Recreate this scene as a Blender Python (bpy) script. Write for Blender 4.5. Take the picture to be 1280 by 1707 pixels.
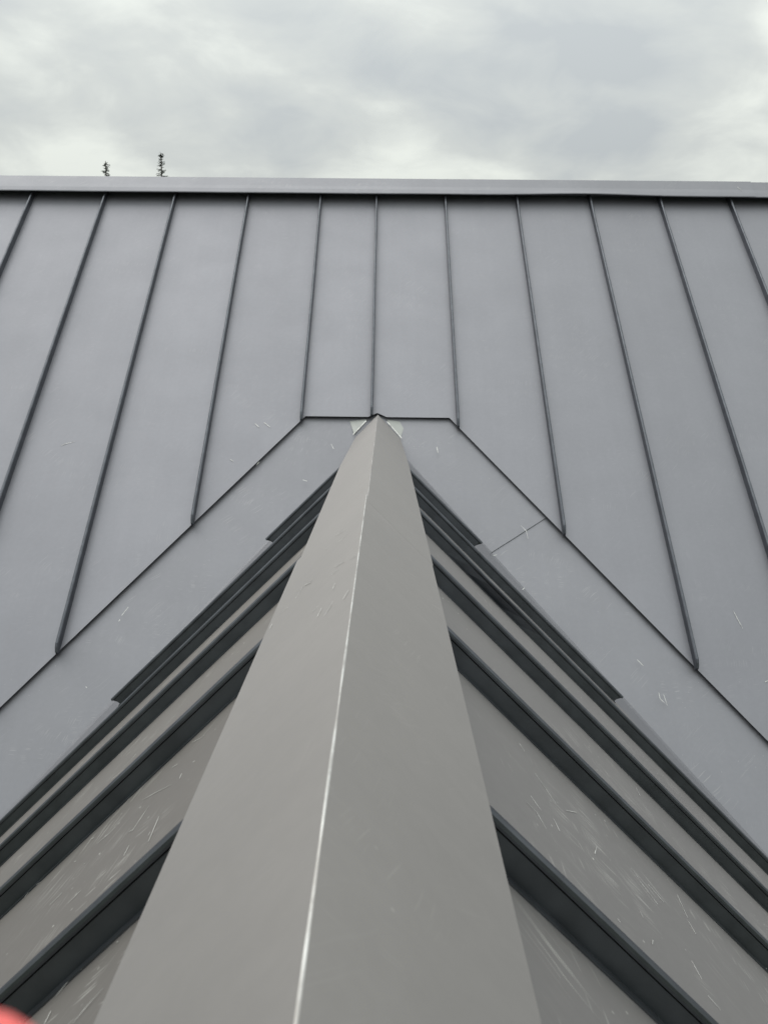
import bpy, math, random
from mathutils import Vector, Matrix, noise

random.seed(7)
for o in list(bpy.data.objects):
    bpy.data.objects.remove(o)
scene = bpy.context.scene
C = scene.collection
R = math.radians

# ------------------------------------------------------------------ camera
# metres; the low gable ridge runs along +Y at x = 0, its fold is z = 0
cam_d = bpy.data.cameras.new('camera')
cam = bpy.data.objects.new('camera', cam_d)
C.objects.link(cam)
pitch, roll, yaw = R(10.0116), R(0.6577), R(0.0989)
F = Vector((math.sin(yaw)*math.cos(pitch), math.cos(yaw)*math.cos(pitch), -math.sin(pitch)))
Rr = Vector((math.cos(yaw), -math.sin(yaw), 0))
U = Rr.cross(F)
cr, sr = math.cos(roll), math.sin(roll)
# image x axis (right) and y axis (up) after the roll
ix = (Rr*cr + U*sr)
iy = (U*cr - Rr*sr)
m = Matrix((( ix.x, iy.x, -F.x, 0.03174), (ix.y, iy.y, -F.y, 0.0), (ix.z, iy.z, -F.z, 0.25762), (0, 0, 0, 1)))
cam.matrix_world = m
cam_d.sensor_fit = 'HORIZONTAL'
cam_d.sensor_width = 36.0
cam_d.lens = 36.0*1410.8/1280.0
cam_d.clip_start = 0.01
cam_d.clip_end = 3000
cam_d.dof.use_dof = True
cam_d.dof.focus_distance = 2.0
cam_d.dof.aperture_fstop = cam_d.lens/2.1          # a phone lens: 2.1 mm wide opening
scene.camera = cam

# ------------------------------------------------------------------ world: overcast sky
SUN_EL, SUN_AZ = R(58), R(325)
world = bpy.data.worlds.new('World')
scene.world = world
world.use_nodes = True
wt = world.node_tree
wn, wl = wt.nodes, wt.links
wn.clear()
def N(nt, typ, **kw):
    n = nt.nodes.new(typ)
    for k, v in kw.items():
        if k == 'inp':
            for kk, vv in v.items():
                n.inputs[kk].default_value = vv
        else:
            setattr(n, k, v)
    return n
def math_(nt, op, a, b=None, clamp=False):
    n = nt.nodes.new('ShaderNodeMath'); n.operation = op; n.use_clamp = clamp
    for i, v in enumerate((a, b)):
        if v is None: continue
        if isinstance(v, (int, float)): n.inputs[i].default_value = v
        else: nt.links.new(v, n.inputs[i])
    return n.outputs[0]
def mapr(nt, v, a, b, c, d, smooth=True):
    n = nt.nodes.new('ShaderNodeMapRange')
    n.interpolation_type = 'SMOOTHSTEP' if smooth else 'LINEAR'
    nt.links.new(v, n.inputs[0])
    for i, q in enumerate((a, b, c, d)): n.inputs[i+1].default_value = q
    return n.outputs[0]
def mixc(nt, f, a, b, blend='MIX'):
    n = nt.nodes.new('ShaderNodeMix'); n.data_type = 'RGBA'; n.blend_type = blend
    for sock, v in ((n.inputs[0], f), (n.inputs[6], a), (n.inputs[7], b)):
        if isinstance(v, (int, float)): sock.default_value = v
        elif isinstance(v, tuple): sock.default_value = v
        else: nt.links.new(v, sock)
    return n.outputs[2]

sky = N(wt, 'ShaderNodeTexSky', sky_type='NISHITA', sun_disc=False, sun_elevation=SUN_EL, sun_rotation=SUN_AZ)
tc = N(wt, 'ShaderNodeTexCoord')
sep = N(wt, 'ShaderNodeSeparateXYZ'); wl.new(tc.outputs['Generated'], sep.inputs[0])
zc = math_(wt, 'MAXIMUM', sep.outputs[2], 0.0)
den = math_(wt, 'ADD', zc, 0.32)
u = math_(wt, 'DIVIDE', sep.outputs[0], den)
v = math_(wt, 'DIVIDE', sep.outputs[1], den)
comb = N(wt, 'ShaderNodeCombineXYZ'); wl.new(u, comb.inputs[0]); wl.new(v, comb.inputs[1])
def wnoise(scale, detail, rough, off, dist=0.0):
    mp = N(wt, 'ShaderNodeMapping'); wl.new(comb.outputs[0], mp.inputs[0]); mp.inputs['Location'].default_value = off
    n = N(wt, 'ShaderNodeTexNoise', inp={'Scale': scale, 'Detail': detail, 'Roughness': rough, 'Distortion': dist})
    wl.new(mp.outputs[0], n.inputs['Vector'])
    return n.outputs['Fac']
SKY_OFF = (9.8593, 23.2516, 0.0)
big = wnoise(2.0, 2.0, 0.5, SKY_OFF, 0.3)
det = wnoise(5.0, 7.0, 0.54, (38.8912, 26.3117, 0.0), 0.35)
cl = math_(wt, 'ADD', math_(wt, 'MULTIPLY', big, 0.6), math_(wt, 'MULTIPLY', det, 0.4))
ramp = N(wt, 'ShaderNodeValToRGB'); wl.new(cl, ramp.inputs[0])
els = ramp.color_ramp.elements
els[0].position = 0.37; els[0].color = (0.57, 0.61, 0.625, 1)
els[1].position = 0.62; els[1].color = (0.92, 0.96, 0.90, 1)
e = els.new(0.50); e.color = (0.70, 0.735, 0.715, 1)
lum = math_(wt, 'ADD', math_(wt, 'MULTIPLY', zc, 1.15), 0.655)       # an overcast sky is brighter overhead
lum = math_(wt, 'MULTIPLY', lum, 10.0)
vs = N(wt, 'ShaderNodeVectorMath', operation='SCALE'); wl.new(ramp.outputs[0], vs.inputs[0]); wl.new(lum, vs.inputs['Scale'])
col = mixc(wt, 0.985, sky.outputs[0], vs.outputs[0])
bg = N(wt, 'ShaderNodeBackground'); bg.inputs[1].default_value = 0.10; wl.new(col, bg.inputs[0])
wo = N(wt, 'ShaderNodeOutputWorld'); wl.new(bg.outputs[0], wo.inputs[0])

sun_d = bpy.data.lights.new('sun', 'SUN')
sun_d.energy = 1.4; sun_d.angle = R(55); sun_d.color = (1.0, 0.97, 0.92)
sun = bpy.data.objects.new('sun', sun_d); C.objects.link(sun)
sd = Vector((math.sin(SUN_AZ)*math.cos(SUN_EL), math.cos(SUN_AZ)*math.cos(SUN_EL), math.sin(SUN_EL)))
sun.rotation_euler = sd.to_track_quat('Z', 'Y').to_euler()

vsx = scene.view_settings
vsx.view_transform = 'Standard'; vsx.look = 'None'; vsx.exposure = 0.0; vsx.gamma = 1.0
vsx.use_curve_mapping = False

# ------------------------------------------------------------------ materials
def new_mat(name):
    mt = bpy.data.materials.new(name); mt.use_nodes = True
    nt = mt.node_tree
    b = nt.nodes['Principled BSDF']
    return mt, nt, b
def plain(name, col, rough=0.6, metal=0.0, var=0.15, scale=8.0):
    mt, nt, b = new_mat(name)
    t = N(nt, 'ShaderNodeTexCoord')
    n = N(nt, 'ShaderNodeTexNoise', inp={'Scale': scale, 'Detail': 5.0}); nt.links.new(t.outputs['Object'], n.inputs['Vector'])
    f = mapr(nt, n.outputs['Fac'], 0.3, 0.7, 1-var, 1+var)
    vs_ = N(nt, 'ShaderNodeVectorMath', operation='SCALE'); vs_.inputs[0].default_value = col; nt.links.new(f, vs_.inputs['Scale'])
    nt.links.new(vs_.outputs[0], b.inputs['Base Color'])
    b.inputs['Roughness'].default_value = rough; b.inputs['Metallic'].default_value = metal
    return mt
def roof_paint(name, base, rough, metal, scuff, angle, sx=1.41, sy=1.0, streak=None):
    """coated steel sheet: faint mottling, soft dents, and scuffs that show paler metal"""
    mt, nt, b = new_mat(name)
    L = nt.links.new
    t = N(nt, 'ShaderNodeTexCoord')
    flat = N(nt, 'ShaderNodeMapping', inp={'Scale': (sx, sy, 0.0)}); L(t.outputs['Object'], flat.inputs[0])
    def nz(src, scale, detail=4.0, rg=0.55):
        n = N(nt, 'ShaderNodeTexNoise', inp={'Scale': scale, 'Detail': detail, 'Roughness': rg}); L(src, n.inputs['Vector'])
        return n.outputs['Fac']
    o3 = t.outputs['Object']
    mott = nz(o3, 2.3, 5.0); fine = nz(o3, 55.0, 3.0, 0.6)
    val = math_(nt, 'MULTIPLY', mapr(nt, mott, 0.3, 0.7, 0.985, 1.015), mapr(nt, fine, 0.25, 0.75, 0.985, 1.015))
    oi = N(nt, 'ShaderNodeObjectInfo')
    val = math_(nt, 'MULTIPLY', val, mapr(nt, oi.outputs['Random'], 0.0, 1.0, 0.965, 1.03, False))
    # faint run-off streaks down the slope
    stm = N(nt, 'ShaderNodeMapping', inp={'Scale': (22.0, 1.1, 1.1) if sy > 1 else (1.1, 22.0, 1.1)}); L(o3, stm.inputs[0])
    val = math_(nt, 'MULTIPLY', val, mapr(nt, nz(stm.outputs[0], 1.0, 4.0, 0.6), 0.35, 0.75, 0.993, 1.011))
    vs_ = N(nt, 'ShaderNodeVectorMath', operation='SCALE'); vs_.inputs[0].default_value = base; L(val, vs_.inputs['Scale'])
    colr = vs_.outputs[0]
    # scuffs: short strokes in a few directions, gathered in patches
    total = None
    def add(a, b_):
        return b_ if a is None else math_(nt, 'MAXIMUM', a, b_)
    for k, (ang, ln, wd, thr, gate, off) in enumerate((
            (angle, 7.0, 130.0, 0.13, 0.62, 0.0), (angle+0.55, 13.0, 260.0, 0.16, 0.55, 3.3),
            (angle-0.75, 18.0, 220.0, 0.14, 0.66, 6.1), (angle+0.12, 2.6, 330.0, 0.10, 0.70, 9.7))):
        rt = N(nt, 'ShaderNodeMapping', inp={'Rotation': (0, 0, -ang), 'Location': (off, off*1.7, 0)}); L(flat.outputs[0], rt.inputs[0])
        wob = N(nt, 'ShaderNodeTexNoise', inp={'Scale': 9.0, 'Detail': 2.0}); L(rt.outputs[0], wob.inputs['Vector'])
        wsub = N(nt, 'ShaderNodeVectorMath', operation='SUBTRACT'); L(wob.outputs['Color'], wsub.inputs[0]); wsub.inputs[1].default_value = (.5, .5, .5)
        wsc = N(nt, 'ShaderNodeVectorMath', operation='SCALE'); L(wsub.outputs[0], wsc.inputs[0]); wsc.inputs['Scale'].default_value = 0.03
        wad = N(nt, 'ShaderNodeVectorMath', operation='ADD'); L(rt.outputs[0], wad.inputs[0]); L(wsc.outputs[0], wad.inputs[1])
        st = N(nt, 'ShaderNodeMapping', inp={'Scale': (ln, wd, 0)}); L(wad.outputs[0], st.inputs[0])
        vo = N(nt, 'ShaderNodeTexVoronoi', voronoi_dimensions='2D', feature='F1', inp={'Scale': 1.0}); L(st.outputs[0], vo.inputs['Vector'])
        stroke = mapr(nt, vo.outputs['Distance'], thr, thr+0.12, 1.0, 0.0)
        sc = N(nt, 'ShaderNodeSeparateColor'); L(vo.outputs['Color'], sc.inputs[0])
        g = mapr(nt, sc.outputs[0], gate, 1.0, 0.0, 1.0, False)
        patch = mapr(nt, nz(flat.outputs[0], 2.2+k*0.9, 3.0), 0.50, 0.68, 0.0, 1.0)
        total = add(total, math_(nt, 'MULTIPLY', math_(nt, 'MULTIPLY', stroke, g), patch))
    # specks where the coating is chipped
    vo = N(nt, 'ShaderNodeTexVoronoi', voronoi_dimensions='2D', inp={'Scale': 45.0}); L(flat.outputs[0], vo.inputs['Vector'])
    sc = N(nt, 'ShaderNodeSeparateColor'); L(vo.outputs['Color'], sc.inputs[0])
    chip = math_(nt, 'MULTIPLY', mapr(nt, vo.outputs['Distance'], 0.05, 0.09, 1.0, 0.0), mapr(nt, sc.outputs[1], 0.80, 0.95, 0.0, 1.4))
    chip = math_(nt, 'MULTIPLY', chip, mapr(nt, nz(flat.outputs[0], 3.4, 3.0), 0.50, 0.64, 0.0, 1.0))
    total = math_(nt, 'MAXIMUM', total, chip)
    total = math_(nt, 'MULTIPLY', total, scuff, True)
    # pale dusty rubs
    rub = math_(nt, 'MULTIPLY', mapr(nt, nz(flat.outputs[0], 7.0, 6.0, 0.62), 0.56, 0.80, 0.0, 1.0), 0.09*min(1.0, scuff+0.05))
    pale = (0.78, 0.77, 0.73, 1)
    c1 = mixc(nt, rub, colr, pale)
    c2 = mixc(nt, total, c1, pale)
    L(c2, b.inputs['Base Color'])
    L(mapr(nt, math_(nt, 'MAXIMUM', total, rub), 0.0, 1.0, metal, metal*0.35, False), b.inputs['Metallic'])
    L(mapr(nt, nz(o3, 4.0, 4.0), 0.3, 0.7, rough-0.012, rough+0.015), b.inputs['Roughness'])
    bp = N(nt, 'ShaderNodeBump', inp={'Strength': 0.06, 'Distance': 0.004}); L(nz(o3, 3.2, 2.0), bp.inputs['Height'])
    bp2 = N(nt, 'ShaderNodeBump', inp={'Strength': 0.06, 'Distance': 0.001}); L(fine, bp2.inputs['Height']); L(bp.outputs[0], bp2.inputs['Normal'])
    L(bp2.outputs[0], b.inputs['Normal'])
    return mt
M_MAIN = roof_paint('charcoal_sheet_main', (0.284, 0.286, 0.312), 0.60, 0.9, 0.09, 0.9, 1.0, 1.41)
M_FLASH = roof_paint('charcoal_sheet_valley', (0.279, 0.281, 0.304), 0.60, 0.9, 0.17, 0.7, 1.0, 1.41)
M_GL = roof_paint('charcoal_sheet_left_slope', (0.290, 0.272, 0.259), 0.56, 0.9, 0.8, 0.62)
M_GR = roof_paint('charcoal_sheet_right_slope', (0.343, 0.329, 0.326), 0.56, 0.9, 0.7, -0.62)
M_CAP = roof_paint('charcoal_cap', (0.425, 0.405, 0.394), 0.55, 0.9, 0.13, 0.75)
M_SEAM_SHADE = plain('charcoal_seam_shade', (0.114, 0.122, 0.138), 0.42, 0.9, 0.12, 20)  # panel paint darkened, the shade of the seam sides put into its colour
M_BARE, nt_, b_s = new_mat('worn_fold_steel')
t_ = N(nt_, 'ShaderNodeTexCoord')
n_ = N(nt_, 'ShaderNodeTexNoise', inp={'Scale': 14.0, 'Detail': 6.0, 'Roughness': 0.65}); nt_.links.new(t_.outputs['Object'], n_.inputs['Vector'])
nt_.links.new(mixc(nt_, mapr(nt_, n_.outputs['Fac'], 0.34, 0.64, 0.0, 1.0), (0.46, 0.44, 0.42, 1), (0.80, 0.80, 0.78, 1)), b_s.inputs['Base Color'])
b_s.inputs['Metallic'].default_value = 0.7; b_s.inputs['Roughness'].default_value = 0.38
M_CHIP = plain('chipped_coating', (0.62, 0.62, 0.60), 0.5, 0.25, 0.3, 60)
M_TAB = plain('clean_offcut', (0.315, 0.325, 0.315), 0.5, 0.85, 0.06, 12)
M_DECK = plain('underlay', (0.03, 0.03, 0.03), 0.9)
M_WALL = plain('wall_boards', (0.30, 0.29, 0.27), 0.8)
M_GROUND = plain('grass_ground', (0.06, 0.08, 0.035), 0.95, 0, 0.4, 0.6)
M_BARK = plain('bark', (0.07, 0.055, 0.045), 0.9)
M_LEAF = plain('spruce_needles', (0.035, 0.05, 0.035), 0.8, 0, 0.4, 3)

# ------------------------------------------------------------------ mesh helpers
def obj(name, verts, faces, mat, parent=None, smooth=False, mats=None, midx=None):
    me = bpy.data.meshes.new(name)
    me.from_pydata([tuple(q) for q in verts], [], faces)
    for q in (mats or [mat]): me.materials.append(q)
    if midx: me.polygons.foreach_set('material_index', midx)
    me.polygons.foreach_set('use_smooth', [smooth]*len(me.polygons))
    me.update()
    o = bpy.data.objects.new(name, me); C.objects.link(o)
    if parent: o.parent = parent
    return o
def sheet(name, grid, n, thick, mat, parent, mats=None, fmat=None):
    """a folded metal sheet from a grid of points, with its own thickness"""
    r, c = len(grid), len(grid[0])
    vs_ = [p for row in grid for p in row]
    vs_ += [p - n*thick for row in grid for p in row]
    k = r*c
    fs, mi = [], []
    a = grid[0][0]; e1 = grid[0][1]-a; e2 = grid[1][0]-a
    flip = e1.cross(e2).dot(n) < 0
    def q(*f):
        fs.append(tuple(reversed(f)) if flip else f)
    for i in range(r-1):
        for j in range(c-1):
            A, B, D, E_ = i*c+j, i*c+j+1, (i+1)*c+j+1, (i+1)*c+j
            q(A, B, D, E_); mi.append(fmat(i, j) if fmat else 0)
            q(k+E_, k+D, k+B, k+A); mi.append(0)
    ring = [j for j in range(c)] + [i*c+c-1 for i in range(1, r)] + [(r-1)*c+j for j in range(c-2, -1, -1)] + [i*c for i in range(r-2, 0, -1)]
    for i in range(len(ring)):
        A, B = ring[i], ring[(i+1) % len(ring)]
        q(B, A, k+A, k+B); mi.append(0)
    return obj(name, vs_, fs, mat, parent, False, mats, mi if mats else None)
def smooth_top(o, n):
    for p in o.data.polygons:
        p.use_smooth = abs(p.normal.dot(n)) > 0.9
    # keep the cut edges sharp
    import bmesh
    bm = bmesh.new(); bm.from_mesh(o.data)
    for e_ in bm.edges:
        if len(e_.link_faces) == 2 and e_.calc_face_angle(0) > R(35): e_.smooth = False
    bm.to_mesh(o.data); bm.free()
def extrude(name, sections, mat, parent):
    """sections: list of equal-length closed profiles (lists of points)"""
    k = len(sections[0]); vs_ = [p for s in sections for p in s]; fs = []
    for i in range(len(sections)-1):
        for j in range(k):
            a, b_ = i*k+j, i*k+(j+1) % k
            fs.append((a, b_, b_+k, a+k))
    fs.append(tuple(range(k-1, -1, -1))); base = (len(sections)-1)*k
    fs.append(tuple(range(base, base+k)))
    o = obj(name, vs_, fs, mat, parent)
    import bmesh
    bm = bmesh.new(); bm.from_mesh(o.data); bmesh.ops.recalc_face_normals(bm, faces=bm.faces[:]); bm.to_mesh(o.data); bm.free()
    return o
def tag(o, label=None, cat=None, group=None, kind=None):
    for k_, v_ in (('label', label), ('category', cat), ('group', group), ('kind', kind)):
        if v_: o[k_] = v_
    return o
def lin(a, b_, n): return [a+(b_-a)*i/(n-1) for i in range(n)]

# ------------------------------------------------------------------ roof geometry
P1, P2 = R(43.8357), R(44.6590)
t1, t2 = math.tan(P1), math.tan(P2)
YA = 4.32856
n1 = Vector((0, -math.sin(P1), math.cos(P1)))
def M(x, z, o=0.0):            # point on the tall roof's slope, o = height above its panels
    return Vector((x, YA + z/t1, z)) + n1*o
def nG(s): return Vector((s*math.sin(P2), 0, math.cos(P2)))
def G(s, x, y, o=0.0):         # point on the low gable, o = height above the ridge-cap plane
    return Vector((s*x, y, -x*t2)) + nG(s)*o
EAVE = -2.6
Y_RIDGE = 5.725
Z_TOP = (Y_RIDGE-YA)*t1 - 0.012
PAN = -0.042                   # low gable's pans below the cap plane
FLG = -0.051                   # valley flashing on the gable side
FLM = -0.0175                  # valley flashing on the tall roof's side

def hem_z(x):                  # lower edge of the tall roof's panels above the valley
    ax = abs(x)
    if ax <= 0.047: return -0.014 + (0.047-ax)/0.047*0.019
    if ax <= 0.365: return -0.014
    k = 0.983 if x < 0 else 0.989
    return max(EAVE, -0.014 - k*(ax-0.365))
def hem_x(y, s):               # where the gable pans stop before the valley
    lim = 2.66
    return max(0.03, min(lim, (3.70-y)/1.024))

house = bpy.data.objects.new('house', None); C.objects.link(house)
house.location = (0, 4, -5.2)
tag(house, 'house with a dark grey standing seam metal roof, a low gable meeting a taller slope', 'house')
INV = Matrix.Translation((0, -4, 5.2))
def adopt(o):
    o.parent = house; o.matrix_parent_inverse = INV
    return o
# hidden body under the roofs
def prism(name, poly, axis, a, b_, mat):
    secs = []
    for t in (a, b_):
        secs.append([Vector((t, p[0], p[1])) if axis == 'x' else Vector((p[0], t, p[1])) for p in poly])
    return adopt(extrude(name, secs, mat, None))
prism('wall', [(2.0, -5.2), (2.0, -2.45), (5.725, 1.12), (9.5, -2.45), (9.5, -5.2)], 'x', -5.7, 5.7, M_WALL)
prism('wall', [(-2.3, -5.2), (-2.3, -2.45), (0, -0.18), (2.3, -2.45), (2.3, -5.2)], 'y', -1.8, 1.96, M_WALL)

main_roof = adopt(sheet('main_roof', [[M(x, z, -0.035) for x in (-6, 6)] for z in (EAVE, Z_TOP-0.03)], n1, 0.02, M_DECK, None))
# ---- tall roof: panels and seams
xs = [-2.211, -1.749, -1.306, -0.841, -0.383, -0.029, 0.407, 0.863, 1.329, 1.773, 2.221]
allx = [-6.0] + [-2.211-0.455*k for k in range(8, 0, -1)] + xs + [2.221+0.455*k for k in range(1, 9)] + [6.0]
for i in range(len(allx)-1):
    a, b_ = allx[i], allx[i+1]
    cols = lin(a, b_, 9) + [q for q in (-0.365, -0.047, 0.0, 0.047, 0.365) if a+0.004 < q < b_-0.004]
    cols = sorted(cols)
    cols = [c for j, c in enumerate(cols) if j == 0 or c-cols[j-1] > 0.003]
    rows = 14
    amp = random.uniform(0.0004, 0.0010); seed = random.uniform(0, 90)
    grid = []
    for r_ in range(rows):
        row = []
        for x in cols:
            z0 = hem_z(x); z = z0 + (Z_TOP-z0)*r_/(rows-1)
            e_ = max(0.0, math.sin(math.pi*(x-a)/(b_-a)))
            o_ = amp*e_*2*noise.noise(Vector((x*1.6+seed, z*1.3, seed)))
            row.append(M(x, z, o_))
        grid.append(row)
    p = sheet('roof_panel', grid, n1, 0.0012, M_MAIN, main_roof)
    smooth_top(p, n1)
SEAM = [(-.0070, -.001), (-.0046, .0260), (-.0012, .0265), (-.0012, .0280), (-.0056, .0275), (-.0060, .0345), (-.0024, .0378), (.0024, .0378), (.0060, .0345), (.0056, .0275), (.0012, .0280), (.0012, .0265), (.0046, .0260), (.0070, -.001)]
for x in allx[1:-1]:
    z0 = hem_z(x)-0.006
    zs = [z0, z0+0.012, z0+0.022] + lin(z0+0.06, Z_TOP+0.004, 16)
    secs = []
    seed = random.uniform(0, 50)
    for k, z in enumerate(zs):
        hs = (0.45, 0.8, 1.0)[k] if k < 3 else 1.0
        w = 0.0012*noise.noise(Vector((seed, z*2.2, 0)))
        secs.append([M(x+u_+w, z, h_*hs) for u_, h_ in SEAM])
    extrude('standing_seam', secs, M_SEAM_SHADE, main_roof)
# ---- tall roof: ridge cap in two lengths
def cap_len(xa, xb, lift, n=60):
    front = []
    for x in lin(xa, xb, n):
        tilt = 0.0105*(x/2.5) if abs(x) < 2.6 else 0.0105*(1 if x > 0 else -1)
        bump = 0.011*math.exp(-((x-1.28)/0.38)**2) + 0.003*noise.noise(Vector((x*1.4, 0, 3)))
        o_ = 0.060+lift
        zt = (Y_RIDGE-YA)*t1
        def FP(d, oo): return M(x, zt-d*math.sin(P1)+tilt*0.8, oo)   # d = distance down the front slope
        low = 0.103-bump
        top = FP(0.0, o_)
        top.y = Y_RIDGE; top.z = zt + (o_)/math.cos(P1) + tilt*0.8
        back = [Vector((x, 2*Y_RIDGE-q.y, q.z)) for q in (FP(0.16, o_), FP(0.08, o_))]
        front.append([back[0], back[1], Vector((x, top.y+0.004, top.z-0.0012)), Vector((x, top.y-0.004, top.z-0.0012)),
                      FP(0.03, o_), FP(0.065, o_+0.0015), FP(low-0.004, o_+bump*0.5), FP(low, o_-0.002+bump*0.5), FP(low-0.002, o_-0.008+bump*0.5)])
    c = sheet('ridge_cap', front, Vector((0, 0, 1)), 0.0012, M_FLASH, main_roof)
    return c
cap_len(-6.0, 2.37, 0.0)
cap_len(2.33, 6.0, -0.003, 20)
# rear slope, plain sheet
rear = lambda x, z: Vector((x, 2*Y_RIDGE-(YA+z/t1), z))
sheet('rear_slope', [[rear(x, z) for x in lin(-6, 6, 5)] for z in lin(EAVE, Z_TOP, 4)], Vector((0, math.sin(P1), math.cos(P1))), 0.002, M_MAIN, main_roof)

# ---- valley flashings
def valley(ax):
    # z on the tall roof's flashing plane at |x| = ax where it meets the gable flashing plane
    z = -ax*t2 + FLG/math.cos(P2)
    y = YA + (z - FLM/math.cos(P1))/t1
    return y, z
def flash_main(s, ax, d, lift=0.0):
    y, z = valley(ax)
    zz = min(z+d, 0.09)
    return Vector((s*ax, YA + (zz - FLM/math.cos(P1))/t1, zz)) + n1*lift
def flash_gab(s, ax, d, lift=0.0):
    y, z = valley(ax)
    return Vector((s*ax, y-d, z)) + nG(s)*lift
def flashing(s, xa, xb, lift, skew_a, skew_b, n=26):
    ds = [('g', .70), ('g', .55), ('g', .35), ('g', .15), ('g', .012), ('m', .010), ('m', .06), ('m', .12), ('m', .19), ('m', .26), ('m', .33), ('m', .40), ('m', .53)]
    rows = []
    for t in lin(0, 1, n):
        row = []
        for kd, d in ds:
            sh = d*0.667 if kd == 'm' else -0.02*min(1, d/.15)
            a = xa + (sh if skew_a else 0); b_ = xb + (sh if skew_b else 0)
            ax = a + (b_-a)*t
            w = 0.0016*noise.noise(Vector((ax*2.1, d*5, s*4)))*(1 if 0.05 < d < 0.45 else 0)
            row.append((flash_main if kd == 'm' else flash_gab)(s, ax, d, lift+w))
        rows.append(row)
    o = sheet('valley_flashing', rows, Vector((0, 0, 1)), 0.0012, M_FLASH, main_roof)
    smooth_top(o, n1)
    return o
tag(flashing(-1, 0.0, 2.6, 0.0, False, False), 'left valley flashing in one length')
tag(flashing(1, 0.0, 0.522, 0.0025, False, True), 'upper right valley flashing with a lapped lower edge')
tag(flashing(1, 0.42, 2.6, -0.001, True, False), 'lower right valley flashing tucked under the upper length')
# ---- folded tabs beside the tip of the gable's ridge cap
for s, pts in ((-1, [(-.140, 4.303), (-.052, 4.311), (-.116, 4.238)]), (1, [(.144, 4.300), (.046, 4.309), (.119, 4.226)])):
    lift = [0.0015, 0.0068, 0.0055]
    top = [M(px, (py-YA)*t1, FLM+l) for (px, py), l in zip(pts, lift)]
    if s > 0: top = [top[1], top[0], top[2]]
    vs_ = top + [q-n1*0.0015 for q in top]
    fs = [(2, 1, 0), (3, 4, 5), (0, 1, 4, 3), (1, 2, 5, 4), (2, 0, 3, 5)]
    o = obj('corner_tab', vs_, fs, None, main_roof, mats=[M_TAB])

# ------------------------------------------------------------------ low gable roof
def gdeck():
    rows = []
    vs_ = [Vector((-2.66, -2.0, 0)), Vector((0, -2.0, 0)), Vector((2.66, -2.0, 0)), Vector((-2.66, 1.5, 0)), Vector((0, 4.1, 0)), Vector((2.66, 1.5, 0))]
    for q in vs_: q.z = -abs(q.x)*t2 - 0.105
    lo = [q - Vector((0, 0, 0.02)) for q in vs_]
    fs = [(0, 1, 4, 3), (1, 2, 5, 4), (9, 10, 7, 6), (10, 11, 8, 7), (0, 6, 7, 1), (1, 7, 8, 2), (2, 8, 11, 5), (5, 11, 10, 4), (4, 10, 9, 3), (3, 9, 6, 0)]
    return obj('gable_roof', vs_+lo, fs, M_DECK)
gable_roof = adopt(gdeck())
YLs = [3.311, 2.779, 2.282, 1.747, 1.229, 0.714]
YRs = [3.230, 2.778, 2.332, 1.761, 1.260, 0.720]
ends = {(-1, 0): 0.440, (-1, 1): 0.907, (1, 0): 0.428, (1, 1): 0.877}
# profile: u < 0 faces the camera; a lip overhangs that side
GSEAM = [(-.021, -.001), (-.021, .0022), (-.014, .0024), (-.0065, .0008), (-.0052, .0240), (.0010, .0245), (.0010, .0265), (-.0076, .0262), (-.0082, .0290), (-.0074, .0325), (-.0044, .0347), (-.0005, .0352), (.0015, .0345), (.0020, .0330), (.0020, -.001)]
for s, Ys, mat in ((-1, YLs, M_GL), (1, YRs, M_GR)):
    Yall = [3.68] + Ys + [Ys[-1]-0.515*k for k in range(1, 6)] + [-2.05]
    for i in range(len(Yall)-1):
        yb, ya_ = Yall[i], Yall[i+1]
        amp = random.uniform(0.0006, 0.0011); seed = random.uniform(0, 90)
        grid = []
        for y in lin(ya_, yb, 9):
            e_ = math.sin(math.pi*(y-ya_)/(yb-ya_))
            xe = hem_x(y, s)
            grid.append([G(s, x, y, PAN + amp*e_*2*noise.noise(Vector((x*1.8, y*1.8, seed)))) for x in lin(0.02, xe, 16)])
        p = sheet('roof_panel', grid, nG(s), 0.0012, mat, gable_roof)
        smooth_top(p, nG(s))
    for i, y in enumerate(Yall[1:-1]):
        xe = ends.get((s, i), hem_x(y, s)+0.006)
        st = lin(0.04, xe-0.02, 26) + [xe-0.008, xe]
        secs = []; seed = random.uniform(0, 50)
        for k, x in enumerate(st):
            w = 0.0012*noise.noise(Vector((seed, x*3, 0)))
            sec = []
            for u_, h_ in GSEAM:
                lean = 0.0
                if s == 1 and i == 2: lean = -0.018*math.exp(-((x-0.375)/0.075)**2)*max(0.0, h_/.034)**1.5
                xx = x
                if k == len(st)-1 and h_ < .0242: xx = x-0.012
                sec.append(G(s, xx, y-0.002+u_+w*(h_/.034)+lean, PAN+h_))
            secs.append(sec)
        extrude('standing_seam', secs, M_SEAM_SHADE, gable_roof)
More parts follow.
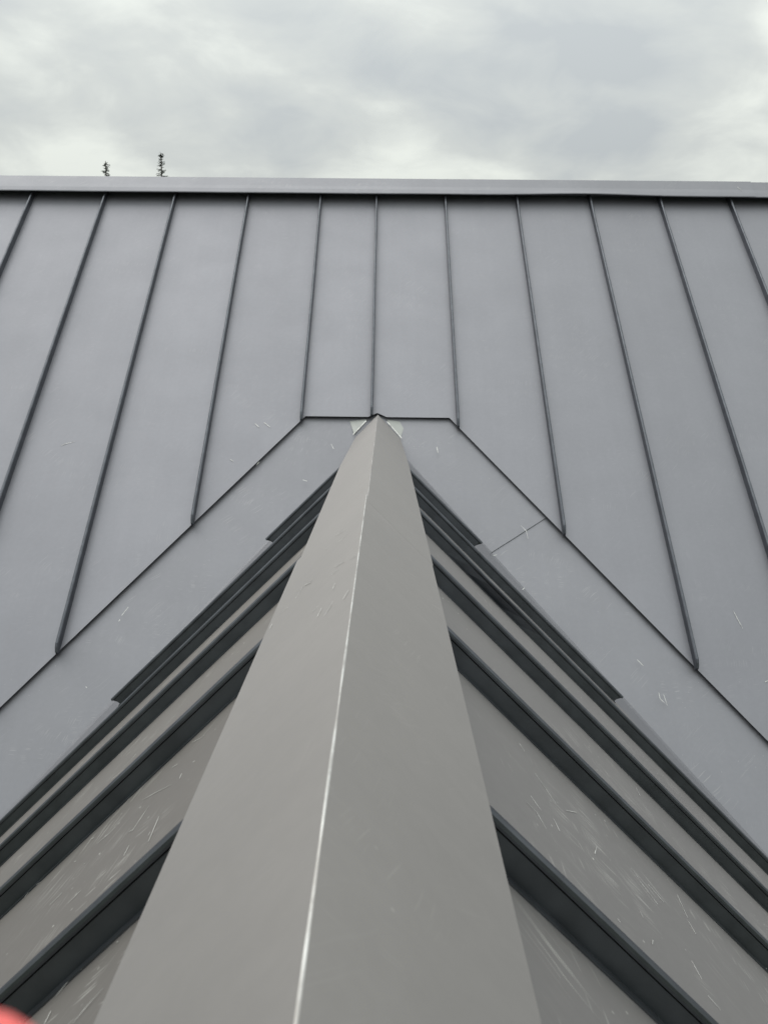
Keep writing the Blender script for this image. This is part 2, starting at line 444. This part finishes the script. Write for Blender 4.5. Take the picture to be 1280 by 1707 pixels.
# ---- ridge cap: two lengths, lapped
def ridge_len(ya_, yb, dx, lift, n, mitre):
    rows = []
    for t in lin(0, 1, n):
        row = []
        for s, x in ((-1, 1.0), (-1, .993), (-1, .66), (-1, .33), (-1, None), (0, 0), (1, None), (1, .33), (1, .66), (1, .993), (1, 1.0)):
            yq = ya_ + (yb-ya_)*t
            nar_ = 0.024*max(0.0, (yq-3.3)/0.9); wl_ = 0.1395 - nar_; wr_ = 0.1308 - nar_*0.5
            W = wl_ if s < 0 else wr_
            ax = 0.0 if s == 0 else ((0.0008 + 0.0006*noise.noise(Vector((yq*9, 1, 2))) + (0.0008 if mitre else 0.0)) if x is None else W*x)
            y_end = yb - (ax*t2/t1 if mitre else 0)      # the end is mitred to the tall slope
            y = ya_ + (y_end-ya_)*t
            o_ = lift
            if x == 1.0: o_ -= 0.004
            if x in (.33, .66): o_ += 0.0012*noise.noise(Vector((s*3+x, y*1.7, 5)))
            p = G(s if s else 1, ax, y, o_)
            if s == 0: p = Vector((0, y, lift/math.cos(P2)-0.0005))
            row.append(p + Vector((dx, 0, 0)))
        rows.append(row)
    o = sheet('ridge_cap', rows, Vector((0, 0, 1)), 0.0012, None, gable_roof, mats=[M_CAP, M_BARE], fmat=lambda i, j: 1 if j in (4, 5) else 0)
    return o
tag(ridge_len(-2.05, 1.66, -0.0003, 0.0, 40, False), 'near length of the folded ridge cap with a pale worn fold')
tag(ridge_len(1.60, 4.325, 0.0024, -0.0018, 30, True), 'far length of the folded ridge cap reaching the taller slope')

# ------------------------------------------------------------------ single scratches and chips that show bare metal
MK_R = [ [(0.3864, 1.0849, -0.4387), (0.3924, 1.0796, -0.4447), (0.3955, 1.0651, -0.4478)], [(0.3955, 1.0651, -0.4478), (0.4117, 1.0408, -0.4638)], [(0.2470, 1.0926, -0.3010), (0.2581, 1.0730, -0.3120), (0.2680, 1.0496, -0.3218)], [(0.2100, 0.9476, -0.2645), (0.2228, 0.9463, -0.2771), (0.2296, 0.9209, -0.2838)], [(0.2217, 0.9838, -0.2760), (0.2321, 0.9675, -0.2863)], [(0.3105, 0.9990, -0.3637), (0.3229, 1.0358, -0.3760)], [(0.4260, 0.9483, -0.4779), (0.4270, 0.9331, -0.4789), (0.4280, 0.9184, -0.4799)], [(0.4222, 0.8841, -0.4741), (0.4347, 0.8760, -0.4865)], [(0.5775, 1.6717, -0.6276), (0.5735, 1.6294, -0.6236)], [(0.2363, 1.1635, -0.2904), (0.2414, 1.1474, -0.2955)], [(0.4898, 1.1752, -0.5409), (0.4824, 1.1112, -0.5337)], [(0.4784, 1.0963, -0.5297), (0.4800, 1.0717, -0.5312)], [(0.2509, 0.9809, -0.3049), (0.2541, 0.9578, -0.3081)], [(0.3567, 0.9476, -0.4094), (0.3572, 0.9364, -0.4099)], [(0.4135, 1.0873, -0.4656), (0.4330, 1.0759, -0.4849)], [(0.2852, 1.0615, -0.3387), (0.3082, 1.0967, -0.3615)], [(0.4613, 1.2542, -0.5127), (0.4633, 1.2540, -0.5148)], [(0.3432, 1.4168, -0.3961), (0.3449, 1.4136, -0.3977)], [(0.3398, 1.0333, -0.3927), (0.3415, 1.0332, -0.3944)], [(0.4236, 0.9672, -0.4756), (0.4247, 0.9655, -0.4766)], [(0.6764, 1.2519, -0.7254), (0.6780, 1.2505, -0.7269)], [(0.3499, 0.8783, -0.4027), (0.3551, 0.8923, -0.4079)], [(0.3561, 1.1751, -0.4088), (0.3586, 1.1771, -0.4112)], [(0.3001, 0.8550, -0.3534), (0.3028, 0.8517, -0.3561)] ]
MK_L = [ [(-0.4559, 1.5036, -0.5075), (-0.4446, 1.5068, -0.4963), (-0.4366, 1.5210, -0.4884)], [(-0.4784, 1.4971, -0.5297), (-0.4492, 1.4824, -0.5009)], [(-0.3045, 1.1114, -0.3578), (-0.2751, 1.0815, -0.3288), (-0.2460, 1.0480, -0.3000)], [(-0.2327, 1.0401, -0.2869), (-0.2334, 1.0546, -0.2876)], [(-0.2480, 1.1797, -0.3020), (-0.2347, 1.1625, -0.2889), (-0.2232, 1.1520, -0.2775)], [(-0.2857, 0.9999, -0.3392), (-0.2813, 1.0224, -0.3349), (-0.2768, 1.0459, -0.3304)], [(-0.2327, 0.8909, -0.2868), (-0.2370, 0.9521, -0.2911)], [(-0.2730, 0.9247, -0.3267), (-0.2737, 0.9478, -0.3274)], [(-0.3706, 1.1073, -0.4231), (-0.3524, 1.0991, -0.4052), (-0.3412, 1.1019, -0.3941)], [(-0.3504, 0.9434, -0.4032), (-0.3357, 0.9470, -0.3887)], [(-0.4038, 1.0139, -0.4559), (-0.3880, 1.0178, -0.4404)], [(-0.5606, 1.7447, -0.6109), (-0.5498, 1.7292, -0.6002)], [(-0.2926, 1.0088, -0.3460), (-0.2831, 1.0005, -0.3367)], [(-0.4109, 1.1235, -0.4629), (-0.4067, 1.1192, -0.4588)], [(-0.3733, 1.0601, -0.4259), (-0.3716, 1.0594, -0.4241)], [(-0.2751, 0.8807, -0.3287), (-0.2741, 0.8851, -0.3277)], [(-0.4016, 1.1681, -0.4538), (-0.3939, 1.1600, -0.4462)], [(-0.2674, 1.1379, -0.3212), (-0.2578, 1.1299, -0.3117)], [(-0.2191, 1.0604, -0.2735), (-0.2152, 1.0557, -0.2696)], [(-0.1717, 0.7744, -0.2266), (-0.1660, 0.7951, -0.2210)], [(-0.5143, 1.2148, -0.5652), (-0.4943, 1.1963, -0.5454)], [(-0.5204, 1.1972, -0.5712), (-0.5174, 1.2140, -0.5682)], [(-0.2395, 0.9150, -0.2936), (-0.2393, 0.9212, -0.2934)] ]
MK_L2 = [ [(-0.2564, 0.6452, -0.3103), (-0.2567, 0.6598, -0.3106)], [(-0.2120, 0.5956, -0.2664), (-0.2028, 0.6038, -0.2574), (-0.1912, 0.6105, -0.2458)], [(-0.2022, 0.6796, -0.2568), (-0.2008, 0.6789, -0.2554)], [(-0.2435, 0.6938, -0.2976), (-0.2395, 0.6909, -0.2936)], [(-0.2618, 0.6843, -0.3156), (-0.2527, 0.6917, -0.3067)] ]
MK_C = [ [(-0.0343, 0.9434, -0.0327), (-0.0299, 0.9562, -0.0284), (-0.0258, 0.9752, -0.0243)], [(-0.0442, 0.9704, -0.0426), (-0.0407, 0.9963, -0.0391)], [(-0.0971, 1.2349, -0.0948), (-0.0909, 1.2773, -0.0887), (-0.0721, 1.2520, -0.0701)], [(-0.0874, 1.2783, -0.0853), (-0.0763, 1.2508, -0.0743)], [(-0.0667, 1.4362, -0.0648), (-0.0590, 1.4385, -0.0572)], [(-0.0497, 1.4814, -0.0480), (-0.0346, 1.4590, -0.0331)], [(-0.0404, 1.3816, -0.0388), (-0.0257, 1.3860, -0.0242)], [(-0.1235, 1.2274, -0.1210), (-0.1136, 1.2302, -0.1112), (-0.1076, 1.2222, -0.1052)], [(-0.0302, 1.0495, -0.0287), (-0.0283, 1.0679, -0.0269)], [(-0.0378, 1.1514, -0.0362), (-0.0298, 1.1494, -0.0283)], [(-0.1302, 1.1874, -0.1275), (-0.1293, 1.2064, -0.1267)], [(-0.0556, 1.0254, -0.0538), (-0.0472, 1.0276, -0.0455)], [(-0.0120, 0.9377, -0.0107), (-0.0063, 0.9564, -0.0051)], [(-0.0350, 1.1868, -0.0335), (-0.0211, 1.1645, -0.0197)], [(-0.0105, 1.1341, -0.0092), (-0.0041, 1.1278, -0.0029)] ]
MK_M = [ [(-1.5524, 4.1562, -0.1630), (-1.5374, 4.1647, -0.1548), (-1.4908, 4.1765, -0.1435)], [(0.5486, 3.6721, -0.6278), (0.5582, 3.6608, -0.6386)], [(0.5309, 3.7111, -0.5904), (0.5474, 3.7136, -0.5880)], [(-1.0817, 3.4546, -0.8366), (-1.0783, 3.4609, -0.8306)], [(-1.0746, 3.4756, -0.8165), (-1.0541, 3.5053, -0.7880)], [(1.5463, 3.5161, -0.7776), (1.5535, 3.4908, -0.8019), (1.5666, 3.4534, -0.8378)], [(1.0925, 3.3443, -0.9425), (1.1127, 3.3249, -0.9612)], [(1.1553, 3.2393, -1.0434), (1.1553, 3.2207, -1.0612), (1.1790, 3.2006, -1.0806), (1.1732, 3.2339, -1.0486)], [(-0.6151, 4.2721, -0.0517), (-0.5917, 4.2549, -0.0682)], [(-0.5706, 4.2784, -0.0456), (-0.5376, 4.2555, -0.0677)], [(-0.7117, 4.1015, -0.2155), (-0.6958, 4.0935, -0.2232)], [(-0.5801, 4.0784, -0.2377), (-0.5703, 4.0921, -0.2245)], [(0.6695, 3.8315, -0.4748), (0.6917, 3.8098, -0.4956), (0.6960, 3.7786, -0.5256)], [(0.5984, 3.5678, -0.7280), (0.6128, 3.5788, -0.7174)], [(1.5979, 3.2770, -1.0071), (1.6116, 3.2810, -1.0034)], [(0.6445, 3.5813, -0.7150), (0.6561, 3.5902, -0.7065)], [(-1.1570, 3.2387, -1.0440), (-1.1511, 3.2350, -1.0475)], [(-0.2259, 4.1788, -0.1413), (-0.2127, 4.1565, -0.1627)], [(-0.3505, 4.0140, -0.2995), (-0.3300, 4.0090, -0.3043)], [(0.2958, 4.1704, -0.1494), (0.3006, 4.1426, -0.1761)] ]

def ribbons(lines, n, w, lift, parent, name='scratch_marks'):
    vs_, fs = [], []
    for ln in lines:
        pts = [Vector(p)+n*lift for p in ln]
        c0 = []
        for i, p in enumerate(pts):
            d = pts[min(i+1, len(pts)-1)]-pts[max(i-1, 0)]
            if d.length < 1e-6: d = Vector((1, 0, 0))
            sd_ = n.cross(d).normalized()
            ww = w*random.uniform(.7, 1.2)*(0.35 if i in (0, len(pts)-1) and len(pts) > 2 else 0.8)*.5
            c0.append((p+sd_*ww, p-sd_*ww))
        b0 = len(vs_)
        for a, b_ in c0: vs_.extend([a, b_, a-n*.0002, b_-n*.0002])
        for i in range(len(c0)-1):
            k = b0+i*4
            fs += [(k, k+4, k+5, k+1), (k+2, k+3, k+7, k+6), (k, k+2, k+6, k+4), (k+1, k+5, k+7, k+3)]
        k = b0+(len(c0)-1)*4
        fs += [(b0, b0+1, b0+3, b0+2), (k, k+2, k+3, k+1)]
    o = obj(name, vs_, fs, M_CHIP, parent)
    if name == 'scratch_marks': o['kind'] = 'stuff'
    return o
ribbons(MK_M + [[(2.2761, 5.7253, 1.4273), (2.2773, 5.6823, 1.386), (2.3007, 5.6495, 1.3545)]], n1, 0.0034, 0.0004, main_roof)
for e_ in ([(-.120, 4.2300), (-.056, 4.2980)], [(.123, 4.2150), (.050, 4.2950)]):
    ribbons([[M(px, (py-YA)*t1, -0.004) for px, py in e_]], n1, 0.006, 0.0, main_roof, 'pale_edge_strip')  # thin pale strip along the cap edge beside each corner tab
ribbons(MK_R, nG(1), 0.0012, 0.0, gable_roof)
ribbons(MK_L + MK_L2, nG(-1), 0.0011, 0.0, gable_roof)
ribbons(MK_C, nG(-1), 0.0013, 0.0012, gable_roof)

# ------------------------------------------------------------------ ground
gz = -5.2
g = obj('ground', [(-900, -900, gz), (900, -900, gz), (900, 900, gz), (-900, 900, gz)], [(0, 1, 2, 3)], M_GROUND)
tag(g, kind='structure')

# ------------------------------------------------------------------ spruces beyond the ridge
def spruce(x, y, top, seed, label, sparse):
    rnd = random.Random(seed)
    h = top-gz
    root = bpy.data.objects.new('spruce_tree', None); C.objects.link(root); root.location = (x, y, gz)
    tag(root, label, 'tree', 'spruces beyond the ridge')
    secs = []
    for k in range(14):
        f = k/13; r_ = 0.16*max(0.0, 1-f)**0.9 + 0.022
        secs.append([Vector((r_*math.cos(a*math.pi/4), r_*math.sin(a*math.pi/4), h*f*0.995)) for a in range(8)])
    extrude('trunk', secs, M_BARK, root)
    vs_, fs = [], []
    def tri(p, q, w_):
        i = len(vs_); d = (q-p); sd_ = d.cross(Vector((0, 0, 1)))
        if sd_.length < 1e-5: sd_ = Vector((1, 0, 0))
        sd_.normalize()
        vs_.extend([p+sd_*w_, p-sd_*w_, q - sd_*w_*0.3 + Vector((0, 0, -w_*.5)), q + sd_*w_*0.3 + Vector((0, 0, w_*.5))])
        fs.append((i, i+1, i+2, i+3))
    z = 2.0
    while z < h-0.05:
        f = z/h; d_top = h-z
        L_ = min(0.06+0.18*d_top*rnd.uniform(0.55, 1.2), 1.6*rnd.uniform(.8, 1.1))
        nb = 5 if d_top > 3 else rnd.choice((4, 5, 6))
        for b_ in range(nb):
            if rnd.random() < sparse: continue
            a = 2*math.pi*(b_+rnd.uniform(-.3, .3))/nb + z*7; dr = Vector((math.cos(a), math.sin(a), rnd.uniform(-.35, .30)))
            base = Vector((0, 0, z+rnd.uniform(-.05, .05)))
            segs = max(2, int(L_/0.13))
            for k in range(segs):
                p = base + dr*L_*(k/segs); q = base + dr*L_*((k+1)/segs)
                tri(p, q, 0.025)
                for _ in range(5 if d_top < 4 else 3):
                    tw = p.lerp(q, rnd.random()); dd = (dr*0.6 + Vector((rnd.uniform(-1, 1), rnd.uniform(-1, 1), rnd.uniform(-.6, .5))))*rnd.uniform(.04, .10)
                    tri(tw, tw+dd, 0.022)
        z += rnd.uniform(.07, .17) if d_top < 4 else .3
    z = h
    for k in range(10): tri(Vector((0, 0, z-.3+.03*k)), Vector((rnd.uniform(-.08, .08), rnd.uniform(-.08, .08), z-.25+.03*k)), .02)
    obj('crown', vs_, fs, M_LEAF, root)
spruce(-14.10, 45.0, 10.10, 3, 'shorter spruce tip at far left above the metal ridge', 0.15)
spruce(-11.30, 45.0, 10.56, 11, 'taller spruce tip rising above the metal ridge, right of the shorter one', 0.2)

# ------------------------------------------------------------------ the photographer's hand, a fingertip in front of the lens
def skin_mesh(name, nodes, edges, mat, parent=None, levels=2):
    me = bpy.data.meshes.new(name); me.from_pydata([p for p, r_ in nodes], edges, [])
    o = bpy.data.objects.new(name, me); C.objects.link(o)
    sk = o.modifiers.new('skin', 'SKIN'); sk.use_smooth_shade = True
    for i, (p, r_) in enumerate(nodes):
        sv = me.skin_vertices[0].data[i]; sv.radius = (r_, r_) if isinstance(r_, float) else r_; sv.use_root = i == 0
    o.modifiers.new('sub', 'SUBSURF').levels = levels; o.modifiers['sub'].render_levels = levels
    dg = bpy.context.evaluated_depsgraph_get()
    nm = bpy.data.meshes.new_from_object(o.evaluated_get(dg)); nm.name = name
    o.modifiers.clear(); o.data = nm; nm.materials.clear(); nm.materials.append(mat)
    for p in nm.polygons: p.use_smooth = True
    if parent: o.parent = parent
    return o
M_SKIN, nt_, b_s = new_mat('skin_flushed')
b_s.inputs['Base Color'].default_value = (0.88, 0.165, 0.155, 1); b_s.inputs['Roughness'].default_value = 0.5
b_s.inputs['Subsurface Weight'].default_value = 0.3; b_s.inputs['Subsurface Radius'].default_value = (0.01, 0.004, 0.003)
M_SLEEVE = plain('dark_sleeve', (0.03, 0.035, 0.045), 0.9)
W = lambda a, b_, c: tuple(m @ Vector((a, b_, -c)))
T = Vector((-0.0414, -0.0562, 0.095))
def Wt(v): return W(v.x, v.y, v.z)
elbow = T + Vector((-.145, -.375, -.19)); wrist = T + Vector((-.065, -.155, -.09))
nodes = [(Wt(wrist), .026), (Wt(elbow), .040), (Wt(wrist.lerp(elbow, .5)), .034), (Wt(T + Vector((-.055, -.120, -.072))), .030)]
edges = [(0, 2), (2, 1), (0, 3)]
mcp = T + Vector((-.040, -.075, -.050))
def finger(chain, rad):
    prev = 3
    for p, r_ in zip(chain, rad):
        nodes.append((Wt(p), r_)); edges.append((prev, len(nodes)-1)); prev = len(nodes)-1
V3 = Vector
finger([mcp, T + V3((-.022, -.042, -.022)), T + V3((-.010, -.020, -.008)), T], [.0125, .0116, .0106, .0100])
for off, ln in ((V3((-.019, .001, .008)), 1.0), (V3((-.036, -.004, .014)), .92), (V3((-.052, -.013, .018)), .76)):
    b0 = mcp+off; p1_ = b0+V3((-.004, .026, .030))*ln; p2_ = p1_+V3((.003, -.010, .024))*ln; p3_ = p2_+V3((.004, -.018, .004))*ln
    finger([b0, p1_, p2_, p3_], [.0105, .0095, .0085, .0078])
finger([T + V3((-.028, -.118, -.055)), T + V3((-.002, -.092, -.035)), T + V3((.012, -.074, -.020))], [.013, .0105, .0090])
hand = skin_mesh('hand', nodes, edges, M_SKIN)
tag(hand, 'out-of-focus pink fingertip poking into the lower left corner close to the lens', 'hand')
sl = []
for k, (f, r_) in enumerate(((0.12, .036), (0.13, .041), (0.5, .046), (1.0, .055), (1.15, .05))):
    c_ = wrist.lerp(elbow, f); ax_ = (elbow-wrist).normalized(); e1 = ax_.cross(V3((0, 0, 1))).normalized(); e2 = ax_.cross(e1)
    sl.append([V3(Wt(c_ + (e1*math.cos(a*math.pi/10)+e2*math.sin(a*math.pi/10))*r_*(1+.04*math.sin(a*3+k)))) for a in range(20)])
sv_ = extrude('sleeve', sl, M_SLEEVE, hand)
for p in sv_.data.polygons: p.use_smooth = len(p.vertices) == 4
